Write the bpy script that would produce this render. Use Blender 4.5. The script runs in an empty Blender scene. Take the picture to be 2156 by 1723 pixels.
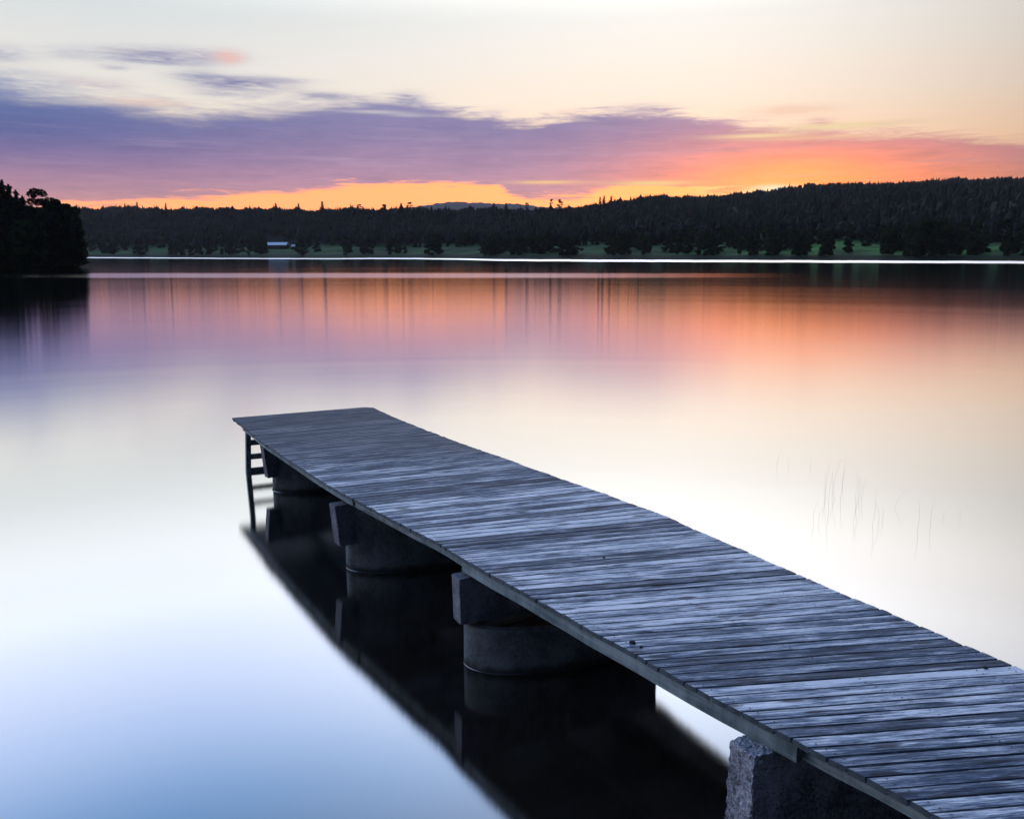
import bpy, bmesh, math, random
import numpy as np
from mathutils import Vector, Matrix
random.seed(7); RNG = np.random.default_rng(7)
R = math.radians
sc = bpy.context.scene
C = sc.collection

# ------------------------------------------------------------ camera
CAM_H = 3.6
TILT = math.atan(487 / 2700)
cam = bpy.data.cameras.new('camera'); co = bpy.data.objects.new('camera', cam); C.objects.link(co)
co.location = (0, 0, CAM_H); co.rotation_euler = (math.pi / 2 - TILT, 0, 0)
cam.sensor_width = 36; cam.lens = 36 * 2700 / 3200
cam.clip_start = 0.1; cam.clip_end = 20000
sc.camera = co
sc.view_settings.view_transform = 'Standard'; sc.view_settings.look = 'None'
sc.view_settings.exposure = 0.0; sc.view_settings.gamma = 1.0

def lin(c):
    return tuple(((v / 255) / 12.92 if v / 255 <= 0.04045 else ((v / 255 + 0.055) / 1.055) ** 2.4) for v in c)

def hot(c, k):
    c = lin(c); return (c[0] * k, c[1], c[2])

def direction(x, y):
    """direction in the world (azimuth, elevation in degrees) of a bearing given in 2155 x 1723 picture units"""
    f = 2700 / 3200 * 2155
    dx = (x - 1077.5) / f; dz = (861.5 - y) / f
    Y = math.cos(TILT) + math.sin(TILT) * dz; Z = -math.sin(TILT) + math.cos(TILT) * dz
    return math.degrees(math.atan2(dx, Y)), math.degrees(math.atan2(Z, math.hypot(dx, Y)))

# ------------------------------------------------------------ node helper
class NT:
    def __init__(s, tree): s.t = tree; s.n = tree.nodes; s.l = tree.links
    def put(s, sock, v):
        if v is None: return
        if isinstance(v, bpy.types.NodeSocket): s.l.new(v, sock)
        elif isinstance(v, (tuple, list)) and len(v) == 3 and sock.type == 'RGBA': sock.default_value = (*v, 1)
        else: sock.default_value = v
    def m(s, op, a, b=None, c=None, clamp=False):
        n = s.n.new('ShaderNodeMath'); n.operation = op; n.use_clamp = clamp
        for i, v in enumerate((a, b, c)): s.put(n.inputs[i], v)
        return n.outputs[0]
    def mr(s, v, a, b, c=0., d=1., smooth=True):
        n = s.n.new('ShaderNodeMapRange'); n.interpolation_type = 'SMOOTHSTEP' if smooth else 'LINEAR'; n.clamp = True
        for i, x in enumerate((v, a, b, c, d)): s.put(n.inputs[i], x)
        return n.outputs[0]
    def mix(s, f, a, b, mode='MIX'):
        n = s.n.new('ShaderNodeMix'); n.data_type = 'RGBA'; n.blend_type = mode; n.clamp_factor = True
        s.put(n.inputs[0], f); s.put(n.inputs[6], a); s.put(n.inputs[7], b)
        return n.outputs[2]
    def ramp(s, v, lo, hi, stops):
        """stops: (value, srgb colour, gain)"""
        f = s.mr(v, lo, hi, 0., 1., False)
        n = s.n.new('ShaderNodeValToRGB'); s.put(n.inputs[0], f); e = n.color_ramp.elements
        st = sorted(stops, key=lambda q: q[0])
        while len(e) < len(st): e.new(0.5)
        for el, q in zip(e, st):
            el.position = min(1, max(0, (q[0] - lo) / (hi - lo))); g = q[2] if len(q) > 2 else 1
            g = g if isinstance(g, tuple) else (g, g, g)
            el.color = (*[x * k for x, k in zip(lin(q[1]), g)], 1)
        return n.outputs[0]
    def curve(s, v, lo, hi, pts, vlo, vhi):
        f = s.mr(v, lo, hi, 0., 1., False)
        n = s.n.new('ShaderNodeFloatCurve'); s.put(n.inputs['Value'], f)
        cv = n.mapping.curves[0]; pts = sorted(pts)
        q = [((a - lo) / (hi - lo), (b - vlo) / (vhi - vlo)) for a, b in pts]
        cv.points[0].location = q[0]; cv.points[-1].location = q[-1]
        for a in q[1:-1]: cv.points.new(*a)
        n.mapping.extend = 'HORIZONTAL'; n.mapping.update()
        return s.m('MULTIPLY_ADD', n.outputs[0], vhi - vlo, vlo)
    def comb(s, x, y, z=0.):
        n = s.n.new('ShaderNodeCombineXYZ')
        for i, v in enumerate((x, y, z)): s.put(n.inputs[i], v)
        return n.outputs[0]
    def sep(s, v):
        n = s.n.new('ShaderNodeSeparateXYZ'); s.l.new(v, n.inputs[0]); return n.outputs
    def noise(s, vec, scale=1., detail=3., rough=.5, dist=0.):
        n = s.n.new('ShaderNodeTexNoise'); s.put(n.inputs['Vector'], vec)
        n.inputs['Scale'].default_value = scale; n.inputs['Detail'].default_value = detail
        n.inputs['Roughness'].default_value = rough; n.inputs['Distortion'].default_value = dist
        return n.outputs[0]

# ------------------------------------------------------------ sky (dusk, after sunset)
w = bpy.data.worlds.new('World'); sc.world = w; w.use_nodes = True
T = NT(w.node_tree); T.n.clear()
tc = T.n.new('ShaderNodeTexCoord'); X, Y, Z = T.sep(tc.outputs['Generated'])
el = T.m('MULTIPLY', T.m('ARCSINE', Z), 180 / math.pi)
az = T.m('MULTIPLY', T.m('ARCTAN2', X, Y), 180 / math.pi)
wv = T.comb(T.m('MULTIPLY', az, .17), T.m('MULTIPLY', el, 1.5))
n1 = T.m('SUBTRACT', T.noise(wv, 1.0, 8, .62, .5), .5)
n4 = T.m('SUBTRACT', T.noise(T.comb(T.m('MULTIPLY', az, .55), T.m('MULTIPLY', el, 4.2), 2.), 1., 6, .65, .6), .5)
wv2 = T.comb(T.m('MULTIPLY', az, .05), T.m('MULTIPLY', el, 1.1), 4.)
n2 = T.m('SUBTRACT', T.noise(wv2, 1.5, 5, .6), .5)
# clear sky: three columns, by elevation
def E(y, x=1077): return direction(x, y)[1]
skyL = T.ramp(el, 0, 90, [(0, (255, 185, 115)), (E(430, 200), (255, 190, 125)), (E(330, 200), (252, 214, 170)), (E(200, 200), (238, 232, 220)), (E(100, 200), (231, 230, 226)), (E(0, 200), (219, 225, 226)),
    (18.5, (226, 232, 236), 1.45), (21, (218, 226, 239), 2.0), (25, (194, 207, 236), 3.0), (29, (160, 183, 223), 4.0), (33, (112, 152, 202), 4.6), (45, (104, 132, 184), 2.8), (90, (94, 115, 158), 1.7)])
skyR = T.ramp(el, 0, 90, [(0, (255, 190, 110)), (E(430, 1800), (255, 205, 125)), (E(330, 1800), (254, 226, 182), (1.25, 1., .96)), (E(200, 1800), (251, 238, 217), (1.14, 1.04, 1.02)), (E(100, 1800), (248, 240, 229), (1.12, 1.08, 1.06)), (E(0, 1800), (243, 240, 233), 1.12),
    (18.5, (250, 246, 243), 1.6), (21, (247, 245, 246), 2.1), (25, (232, 235, 242), 3.5), (29, (208, 218, 236), 4.6), (33, (176, 195, 228), 5.0), (45, (116, 142, 190), 2.8), (90, (94, 115, 158), 1.7)])
clear = T.mix(T.mr(az, -26., 14.), skyL, skyR)
# cloud bank colours
cL = T.ramp(el, 0, 14, [(E(540, 120), (228, 156, 146)), (E(430, 120), (218, 146, 142)), (E(400, 120), (190, 138, 152)), (E(360, 120), (160, 122, 156)), (E(320, 120), (120, 104, 156)), (E(280, 120), (86, 96, 156)), (E(235, 120), (80, 102, 162)), (E(190, 120), (112, 128, 178)), (E(100, 120), (140, 150, 190))])
cM = T.ramp(el, 0, 14, [(E(540), (240, 165, 140)), (E(430), (226, 158, 150)), (E(390), (204, 148, 166)), (E(350), (180, 140, 170)), (E(310), (158, 132, 170)), (E(270), (140, 128, 172)), (E(230), (134, 130, 176)), (E(200), (150, 146, 184)), (E(100), (170, 165, 190))])
cR = T.ramp(el, 0, 14, [(E(540, 1900), (255, 176, 120)), (E(420, 1900), (255, 170, 112)), (E(380, 1900), (252, 162, 128)), (E(340, 1900), (236, 162, 158)), (E(300, 1900), (216, 158, 170)), (E(265, 1900), (200, 154, 174)), (E(230, 1900), (198, 160, 180)), (E(100, 1900), (225, 190, 190))])
azM, azR2 = direction(1000, 300)[0], direction(2000, 300)[0]
cloud = T.mix(T.mr(az, -31., azM), cL, cM)
cloud = T.mix(T.mr(az, azM, azR2 - 3), cloud, cR)
cloud = T.mix(T.m('MULTIPLY', T.mr(az, azR2, 40.), .75), cloud, lin((170, 140, 175)))
# after-glow round the place where the sun went down
gx, gy = direction(1660, 400)
def blob(cx, cy, rx, ry, power=1.):
    a = T.m('DIVIDE', T.m('SUBTRACT', az, cx), rx); b = T.m('DIVIDE', T.m('SUBTRACT', el, cy), ry)
    d = T.m('ADD', T.m('MULTIPLY', a, a), T.m('MULTIPLY', b, b))
    return T.m('EXPONENT', T.m('MULTIPLY', d, -power))
cloud = T.mix(T.m('MULTIPLY', blob(gx + .8, gy, 9.5, 2.75), .9), cloud, hot((255, 174, 80), 1.9))
cloud = T.mix(T.m('MULTIPLY', blob(gx + .2, gy, 4.6, 1.5), .9), cloud, hot((255, 210, 88), 2.1))
top_px = [(-500, 120), (-250, 150), (0, 182), (90, 198), (180, 206), (260, 218), (330, 230), (400, 243), (455, 239), (520, 232), (600, 228), (680, 222), (760, 218), (850, 222), (930, 232), (1010, 246), (1090, 260), (1170, 252), (1260, 236), (1370, 236), (1450, 248), (1540, 262), (1640, 270), (1740, 277), (1850, 285), (1960, 286), (2060, 290), (2155, 300), (2500, 330)]
tp = [direction(*p) for p in top_px]; tp = [(-60, tp[0][1])] + tp + [(60, tp[-1][1])]
topc = T.curve(az, -60, 60, tp, 0, 20)
edge = T.m('SUBTRACT', T.m('ADD', topc, T.m('ADD', T.m('MULTIPLY', n1, 2.0), T.m('MULTIPLY', n4, 1.0))), el)
soft = T.mr(az, -25., 5., .95, .42)
mask = T.mr(edge, T.m('MULTIPLY', soft, -1.), soft)
back = T.mr(T.m('ABSOLUTE', az), 45., 80., 1., 0.)
mask = T.m('MULTIPLY', mask, back)
shade = T.m('ADD', T.m('MULTIPLY_ADD', n1, .55, 1.), T.m('MULTIPLY', n4, .40))
cloud = T.mix(.14, cloud, lin((158, 150, 166)))
cloud = T.mix(1., cloud, T.comb(shade, T.m('MULTIPLY_ADD', shade, .8, .2), T.m('MULTIPLY_ADD', shade, .55, .45)), 'MULTIPLY')
col = T.mix(mask, clear, cloud)
# streaks inside the bank
col = T.mix(T.m('MULTIPLY', T.m('MULTIPLY', T.mr(n2, .02, .3), mask), .30), col, lin((200, 175, 200)))
# clear orange gap under the bank
bot_px = [(-500, 440), (0, 440), (120, 438), (230, 430), (330, 419), (500, 411), (620, 404), (700, 393), (760, 389), (960, 388), (1050, 392), (1080, 412), (1230, 412), (1290, 396), (1360, 390), (1450, 396), (1560, 402), (1620, 393), (1700, 389), (1800, 400), (2155, 420), (2400, 440)]
bp = [direction(*p) for p in bot_px]; bp = [(-60, bp[0][1])] + bp + [(60, bp[-1][1])]
botc = T.curve(az, -60, 60, bp, 0, 20)
n3 = T.m('SUBTRACT', T.noise(T.comb(T.m('MULTIPLY', az, .16), T.m('MULTIPLY', el, 2.6), 9.), 1., 5, .6, .4), .5)
gap = T.mr(T.m('SUBTRACT', T.m('ADD', botc, T.m('ADD', T.m('MULTIPLY', n2, .7), T.m('ADD', T.m('MULTIPLY', n3, 2.0), T.m('MULTIPLY', n4, .8)))), el), T.mr(az, -30., 2., -.42, -.16), T.mr(az, -30., 2., .30, .16))
gcol = T.mix(blob(gx - 6.0, gy - 1, 14, 4), hot((255, 198, 112), 1.7), hot((255, 214, 112), 2.1))
gcol = T.mix(blob(gx - 1.6, gy, 3.2, .8), gcol, hot((255, 240, 165), 1.6))
col = T.mix(T.m('MULTIPLY', gap, .92), col, gcol)
# loose clouds and slits: (x, y, rx, ry, amount, colour)
for (bx, by, rx, ry, am, cc) in [(150, 112, 60, 11, .40, (168, 168, 190)), (315, 120, 78, 13, .8, (124, 128, 172)), (420, 116, 70, 12, .55, (160, 150, 180)), (482, 120, 26, 11, .75, (240, 186, 174)), (250, 106, 50, 6, .35, (200, 188, 196)), (365, 132, 60, 5, .5, (150, 150, 182)), (240, 143, 22, 4, .5, (160, 160, 188)), (470, 196, 60, 8, .5, (150, 150, 182)), (80, 205, 60, 7, .4, (120, 135, 180)),
    (0, 113, 45, 13, .55, (150, 155, 185)), (205, 176, 60, 9, .45, (190, 160, 180)), (432, 163, 55, 10, .65, (122, 128, 172)), (515, 180, 80, 12, .85, (122, 122, 170)), (570, 168, 70, 6, .5, (150, 145, 180)),
    (688, 203, 70, 8, .7, (140, 140, 178)), (858, 208, 32, 11, .75, (120, 125, 172)), (20, 165, 90, 14, .6, (110, 130, 180)), (300, 215, 70, 8, .5, (236, 196, 180)),
    (1660, 232, 80, 10, .45, (246, 196, 168)), (1728, 257, 26, 7, .75, (222, 160, 160)), (1870, 258, 60, 4, .35, (244, 200, 180)), (1350, 228, 60, 8, .5, (165, 145, 180)), (1210, 238, 40, 6, .35, (210, 180, 185)), (1030, 236, 40, 7, .3, (200, 185, 200))]:
    c0 = direction(bx, by); k = 1 / 31.7
    wob = T.m('ADD', T.m('MULTIPLY_ADD', n1, 2.2, 1.), T.m('MULTIPLY', n4, 2.4))
    col = T.mix(T.m('MULTIPLY', T.m('MULTIPLY', blob(c0[0], c0[1], rx * k, ry * k), wob, clamp=True), am), col, lin(cc))
for (bx, by, rx, ry, am, cc) in [(1600, 286, 90, 4.5, 1., (255, 220, 170)), (1760, 266, 110, 6, .9, (255, 228, 176)), (1700, 291, 120, 4, .7, (255, 205, 160)), (790, 236, 60, 3.5, .7, (214, 206, 206)), (860, 243, 40, 4, .6, (200, 195, 205)),
    (1150, 384, 70, 3.5, .95, (255, 205, 140)), (1370, 386, 80, 5, 1., (255, 214, 140)), (1630, 396, 40, 6, 1., (255, 246, 205))]:
    c0 = direction(bx, by); k = 1 / 31.7
    col = T.mix(T.m('MULTIPLY', blob(c0[0], c0[1], rx * k, ry * k), am), col, lin(cc))
# the eastern sky behind the photographer is already dark
dusk = T.mr(T.m('ADD', T.m('MULTIPLY', X, -.62), T.m('MULTIPLY', Y, .78)), -.15, .68)
col = T.mix(dusk, T.ramp(el, 0, 90, [(0, (16, 20, 28)), (18, (20, 25, 35)), (35, (40, 50, 70)), (60, (78, 100, 146), 1.1), (90, (94, 115, 158), 1.7)]), col)
# below the horizon: dim lake light
col = T.mix(T.mr(el, -1.5, -.1), lin((40, 46, 60)), col)
bg = T.n.new('ShaderNodeBackground'); T.l.new(col, bg.inputs[0]); bg.inputs[1].default_value = 1.0
wo = T.n.new('ShaderNodeOutputWorld'); T.l.new(bg.outputs[0], wo.inputs[0])

# the sun is just down behind the ridge: a last weak warm light at its bearing
sd = bpy.data.lights.new('sun', 'SUN'); sd.energy = .5; sd.angle = R(.5); sd.color = (1, .62, .35)
so = bpy.data.objects.new('sun', sd); C.objects.link(so)
a_, e_ = R(gx), R(1.2)
so.rotation_euler = Vector((-math.sin(a_) * math.cos(e_), -math.cos(a_) * math.cos(e_), -math.sin(e_))).to_track_quat('-Z', 'Y').to_euler()

# ------------------------------------------------------------ mesh helpers
def tag(o, label=None, cat=None, group=None, kind=None):
    for k, v in (('label', label), ('category', cat), ('group', group), ('kind', kind)):
        if v: o[k] = v
    return o
def link(name, me, parent=None, loc=None):
    o = bpy.data.objects.new(name, me); C.objects.link(o)
    if parent: o.parent = parent
    if loc is not None: o.location = loc
    return o
def empty(name, loc=(0, 0, 0), rz=0, **k):
    o = bpy.data.objects.new(name, None); C.objects.link(o); o.location = loc; o.rotation_euler = (0, 0, rz)
    o.empty_display_size = .1
    return tag(o, **k)
def npmesh(name, v, f, mat, smooth=False):
    """v (n,3), f (m,k) with k = 3 or 4"""
    v = np.asarray(v, np.float32); f = np.asarray(f, np.int32); k = f.shape[1]
    me = bpy.data.meshes.new(name); me.vertices.add(len(v)); me.vertices.foreach_set('co', v.ravel())
    me.loops.add(f.size); me.loops.foreach_set('vertex_index', f.ravel())
    me.polygons.add(len(f)); me.polygons.foreach_set('loop_start', np.arange(0, f.size, k, dtype=np.int32))
    me.polygons.foreach_set('use_smooth', np.full(len(f), smooth))
    me.materials.append(mat); me.update(); me.validate(); return me
def bmmesh(name, bm, mat, smooth=False):
    me = bpy.data.meshes.new(name); bm.normal_update(); bm.to_mesh(me); bm.free(); me.materials.append(mat)
    if smooth: me.polygons.foreach_set('use_smooth', [True] * len(me.polygons))
    return me
def box(bm, M, sx, sy, sz, bevel=0, seg=(1, 1, 1), wob=0, rnd=None):
    """box centred on M, subdivided; wob roughens the surface"""
    nx, ny, nz = seg; b = bmesh.new()
    bmesh.ops.create_cube(b, size=1)
    for ax, n in enumerate(seg):
        for i in range(1, n):
            p = [0, 0, 0]; p[ax] = -.5 + i / n; no = [0, 0, 0]; no[ax] = 1
            bmesh.ops.bisect_plane(b, geom=b.verts[:] + b.edges[:] + b.faces[:], plane_co=p, plane_no=no)
    for v in b.verts: v.co = Vector((v.co.x * sx, v.co.y * sy, v.co.z * sz))
    if bevel:
        es = [e for e in b.edges if len(e.link_faces) == 2 and e.calc_face_angle(0) > 1]
        bmesh.ops.bevel(b, geom=es, offset=bevel, segments=1, affect='EDGES', profile=.5)
    if wob:
        for v in b.verts: v.co += Vector([(rnd or random).uniform(-wob, wob) for _ in range(3)])
    b.transform(M); me = bpy.data.meshes.new('t'); b.to_mesh(me); b.free(); bm.from_mesh(me); bpy.data.meshes.remove(me)

# ------------------------------------------------------------ materials
def mat(name):
    m = bpy.data.materials.new(name); m.use_nodes = True; t = NT(m.node_tree)
    p = t.n['Principled BSDF']; return m, t, p
def tcoord(t, which='Object'):
    n = t.n.new('ShaderNodeTexCoord'); return n.outputs[which]
def bump(t, p, h, strength=.3, dist=.01):
    n = t.n.new('ShaderNodeBump'); n.inputs['Strength'].default_value = strength; n.inputs['Distance'].default_value = dist
    t.l.new(h, n.inputs['Height']); t.l.new(n.outputs[0], p.inputs['Normal'])
def scaled(t, v, s, off=None):
    n = t.n.new('ShaderNodeMapping'); n.inputs['Scale'].default_value = s; t.l.new(v, n.inputs[0])
    if off is not None: t.l.new(off, n.inputs['Location'])
    return n.outputs[0]

def wood_deck():
    m, t, p = mat('weathered_deck_wood')
    oi = t.n.new('ShaderNodeObjectInfo'); rnd = oi.outputs['Random']; wy = t.sep(t.n.new('ShaderNodeNewGeometry').outputs['Position'])[1]
    off = t.comb(t.m('MULTIPLY', rnd, 61.), t.m('MULTIPLY', rnd, 37.), t.m('MULTIPLY', rnd, 11.))
    oc = tcoord(t)
    grain = t.noise(scaled(t, oc, (3.2, 62, 60), off), 1, 6, .68, .5)
    streak = t.noise(scaled(t, oc, (1.5, 22, 9), off), 1, 5, .62, .7)
    patch = t.noise(scaled(t, oc, (2.6, 9, 4), off), 1, 3, .55, .5)
    big = t.noise(scaled(t, oc, (1.7, 5, 4), off), 1, 4, .6, .8)
    speck = t.noise(scaled(t, oc, (14, 150, 90), off), 1, 4, .75)
    f = t.m('ADD', t.m('ADD', t.m('MULTIPLY', grain, .46), t.m('MULTIPLY', streak, .30)), t.m('ADD', t.m('MULTIPLY', big, .20), t.m('ADD', t.m('MULTIPLY', rnd, .15), t.m('MULTIPLY', speck, .22))))
    f = t.mr(f, .525, .745, 0, 1, False)
    c = t.n.new('ShaderNodeValToRGB'); t.l.new(f, c.inputs[0]); e = c.color_ramp.elements
    e[0].color = (.022, .032, .048, 1); e[1].color = (.88, .88, .89, 1)
    k = e.new(.42); k.color = (.085, .120, .175, 1)
    k = e.new(.66); k.color = (.29, .335, .40, 1)
    # knots
    vo = t.n.new('ShaderNodeTexVoronoi'); t.l.new(scaled(t, oc, (2.3, 9.5, 3), off), vo.inputs['Vector']); vo.inputs['Scale'].default_value = 1
    kn = t.mr(vo.outputs['Distance'], .11, .25, 1, 0)
    c2 = t.mix(t.m('MULTIPLY', kn, .85), c.outputs[0], (.03, .035, .05))
    c2 = t.mix(t.m('MULTIPLY', t.mr(patch, .58, .78), .4), c2, (.05, .075, .11))
    c2 = t.mix(t.mr(t.m('ADD', wy, t.m('MULTIPLY', rnd, 1.2)), 10.4, 12.6, 0, .80), c2, (.02, .034, .062))   # the outer end is kept wet by bathers
    t.l.new(c2, p.inputs['Base Color'])
    t.l.new(t.mr(streak, .3, .7, .72, .52), p.inputs['Roughness'])
    p.inputs['Specular IOR Level'].default_value = .2
    bump(t, p, t.m('ADD', grain, t.m('MULTIPLY', patch, .4)), .55, .004)
    return m
def plain_wood(name, dark, light, rough=.7):
    m, t, p = mat(name); oc = tcoord(t)
    a = t.noise(scaled(t, oc, (1.2, 22, 22)), 1, 5, .65, .3); b = t.noise(oc, 2.2, 4, .6)
    v = t.noise(scaled(t, oc, (14, 3, 3)), 1, 3, .6)
    f = t.mr(t.m('ADD', t.m('ADD', t.m('MULTIPLY', a, .45), t.m('MULTIPLY', b, .4)), t.m('MULTIPLY', v, .25)), .4, .72)
    t.l.new(t.mix(f, dark, light), p.inputs['Base Color']); p.inputs['Roughness'].default_value = rough
    p.inputs['Specular IOR Level'].default_value = .3
    bump(t, p, a, .4, .004); return m
def concrete(name, dark, light, rocky=0):
    m, t, p = mat(name); oc = tcoord(t)
    a = t.noise(oc, 3.5, 6, .6, .2); b = t.noise(oc, 34, 4, .7); 
    vo = t.n.new('ShaderNodeTexVoronoi'); t.l.new(oc, vo.inputs['Vector']); vo.inputs['Scale'].default_value = 55 if not rocky else 62
    pit = t.mr(vo.outputs['Distance'], .12, .34)
    f = t.mr(t.m('ADD', t.m('MULTIPLY', a, .6), t.m('MULTIPLY', b, .4)), .36, .64)
    c = t.mix(f, dark, light)
    c = t.mix(t.m('MULTIPLY', t.m('SUBTRACT', 1., pit), .7 if rocky else .25), c, tuple(x * .25 for x in dark))
    # a band of algae just above the water
    c = t.mix(t.m('MULTIPLY', t.mr(t.m('ADD', t.sep(oc)[2], t.m('MULTIPLY', t.noise(oc, 7, 4, .6), .10)), .07, .15, 1, 0), .8), c, (.016, .022, .016))
    t.l.new(c, p.inputs['Base Color']); p.inputs['Roughness'].default_value = .9
    p.inputs['Specular IOR Level'].default_value = .2
    bump(t, p, t.m('ADD', t.m('MULTIPLY', pit, .8 if rocky else .25), b), 1. if rocky else .4, .012 if rocky else .004)
    return m
def foliage(name, dark, light, scale=.35):
    m, t, p = mat(name); g = t.n.new('ShaderNodeNewGeometry')
    f = t.mr(t.noise(g.outputs['Position'], scale, 4, .6), .35, .68)
    oi = t.n.new('ShaderNodeObjectInfo')
    c = t.mix(f, dark, light)
    c = t.mix(t.m('MULTIPLY', oi.outputs['Random'], .35), c, tuple(x * .7 for x in dark))
    t.l.new(c, p.inputs['Base Color']); p.inputs['Roughness'].default_value = .85; p.inputs['Specular IOR Level'].default_value = .1
    return m
M_deck = wood_deck()
M_beam = plain_wood('pressure_treated_beam_wood', (.07, .10, .10), (.36, .42, .42))
M_dark = plain_wood('dark_wood_and_painted_shade', (.03, .035, .04), (.10, .12, .13), .6)
M_conc = concrete('cast_concrete', (.10, .097, .105), (.30, .295, .315))
M_ring = concrete('damp_ring_concrete', (.07, .078, .08), (.19, .205, .21))
M_rough = concrete('exposed_aggregate_concrete', (.14, .135, .15), (.50, .49, .53), 1)
M_ring_shade = concrete('painted_ring_shade', (.015, .016, .016), (.05, .05, .05), 1)
m, t, p = mat('wet_film'); p.inputs['Base Color'].default_value = (.02, .02, .02, 1); p.inputs['Roughness'].default_value = .08; p.inputs['IOR'].default_value = 1.9; M_film = m
M_spruce = foliage('spruce_needles', (.014, .024, .018), (.032, .048, .03))
M_pine = foliage('pine_needles', (.016, .026, .019), (.036, .05, .03))
M_leaf = foliage('birch_leaves', (.018, .034, .016), (.045, .075, .03))
M_far = foliage('forest_needles', (.011, .018, .017), (.026, .037, .029), .03)
M_bark = plain_wood('bark', (.04, .035, .03), (.11, .10, .085), .9)

# ------------------------------------------------------------ lake
m, t, p = mat('lake_water'); t.n.remove(p)
g = t.n.new('ShaderNodeNewGeometry'); px, py, pz = t.sep(g.outputs['Position'])
dist = t.m('SQRT', t.m('ADD', t.m('MULTIPLY', px, px), t.m('MULTIPLY', py, py)))
ld = t.m('LOGARITHM', t.m('MAXIMUM', dist, 1.), 10.)
rg = t.curve(ld, 0, 4, [(0, .07), (.75, .076), (1.0, .078), (1.2, .082), (1.4, .09), (1.7, .083), (1.9, .077), (2.2, .075), (2.6, .072), (3, .062), (4, .06)], 0, 1)
lanes = t.noise(t.comb(t.m('MULTIPLY', px, .012), t.m('MULTIPLY', ld, 34.)), 1, 4, .6)
rg = t.m('MULTIPLY', rg, t.mr(lanes, .25, .75, .94, 1.07))
# wind lanes: ruffled strips across the bay and along the far shore
rel = t.m('DIVIDE', px, t.m('MAXIMUM', py, 1.))
invd = t.m('DIVIDE', 9720., t.m('MAXIMUM', py, 1.))   # how deep the strip lies below the horizon
ln = t.m('MULTIPLY', t.m('SUBTRACT', t.noise(t.comb(t.m('MULTIPLY', rel, 6.), 0.), 1, 2, .5), .5), 3.)
c1 = t.curve(rel, -1, 1, [(-1, 10), (-.49, 12.6), (-.2, 15.8), (-.14, 15.2), (-.08, 16.4), (0, 20.), (.3, 23.6), (.6, 27.), (1, 32)], 0, 60)
h1 = t.curve(rel, -1, 1, [(-1, .8), (-.49, .9), (-.15, 1.1), (-.08, 1.5), (0, 2.3), (.3, 3.1), (.6, 3.6), (1, 4)], 0, 60)
fine = t.m('MULTIPLY', t.m('SUBTRACT', t.noise(t.comb(t.m('MULTIPLY', rel, 26.), 3.), 1, 4, .6), .5), 3.2)
s1 = t.mr(t.m('SUBTRACT', t.m('ABSOLUTE', t.m('SUBTRACT', t.m('ADD', invd, fine), c1)), h1), -1.1, 1.1, 1, 0)
s2 = t.mr(t.m('ABSOLUTE', t.m('SUBTRACT', t.m('ADD', invd, t.m('MULTIPLY', ln, .5)), 67.)), 4.5, 9.5, 1, 0)
s2 = t.m('MULTIPLY', s2, t.mr(rel, 0., .38, .22, 0.))
dark_ = t.n.new('ShaderNodeBsdfDiffuse'); dark_.inputs[0].default_value = (.013, .010, .007, 1)
gl = t.n.new('ShaderNodeBsdfGlossy'); gl.distribution = 'BECKMANN'; gl.inputs['Color'].default_value = (1, 1, 1, 1)
gl.inputs['Anisotropy'].default_value = .62; t.l.new(t.comb(1., 0., 0.), gl.inputs['Tangent'])   # wave crests lie parallel to the shore
strip = t.m('MAXIMUM', s1, s2)
t.l.new(t.m('ADD', t.m('MULTIPLY', rg, t.m('SUBTRACT', 1., strip)), t.m('MULTIPLY', strip, .36)), gl.inputs['Roughness'])
lw = t.n.new('ShaderNodeLayerWeight'); lw.inputs[0].default_value = .5
fr = t.curve(lw.outputs['Facing'], 0, 1, [(0, .05), (.35, .13), (.43, .19), (.56, .37), (.66, .70), (.74, .93), (.84, .99), (1, 1)], 0, 1)
ms = t.n.new('ShaderNodeMixShader'); t.l.new(fr, ms.inputs[0]); t.l.new(dark_.outputs[0], ms.inputs[1]); t.l.new(gl.outputs[0], ms.inputs[2])
t.l.new(ms.outputs[0], t.n['Material Output'].inputs[0])
M_water = m
v = [(-9000, -60, 0), (9000, -60, 0), (9000, 9000, 0), (-9000, 9000, 0)]
tag(link('lake_water', npmesh('lake_water', v, [[0, 1, 2, 3]], M_water)), kind='structure')

# ------------------------------------------------------------ far land
def PX(x): return (x - 1600) / 2700.      # bearing as x/y
sh_x = [-3.2, -1.5, -.60, PX(285), PX(800), PX(1150), PX(1300), PX(1600), PX(2400), PX(3200), 1.0, 1.8, 3.2]
sh_y = [1500, 1300, 1180, 1090, 980, 900, 880, 705, 560, 515, 500, 480, 450]
def shore(u): return np.interp(u, sh_x, sh_y)
sky_x = [0, 285, 330, 420, 520, 620, 900, 1030, 1200, 1330, 1500, 1620, 1700, 1790, 1900, 2000, 2060, 2130, 2200, 2290, 2360, 2430, 2500, 2600, 2700, 2800, 2880, 2950, 3010, 3060, 3200, 3600]
sky_t = [652, 650, 650, 643, 648, 650, 651, 654, 652, 650, 652, 650, 646, 643, 630, 615, 610, 613, 612, 602, 598, 590, 580, 576, 574, 573, 568, 562, 566, 560, 561, 570]
mid_t = [656, 652, 654, 654, 652, 652, 652, 655, 654, 652, 652, 652, 655, 655, 650, 648, 646, 646, 646, 644, 642, 640, 636, 634, 630, 628, 625, 624, 622, 620, 620, 620]
TREE = 16.
HAZE = .000026
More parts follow.
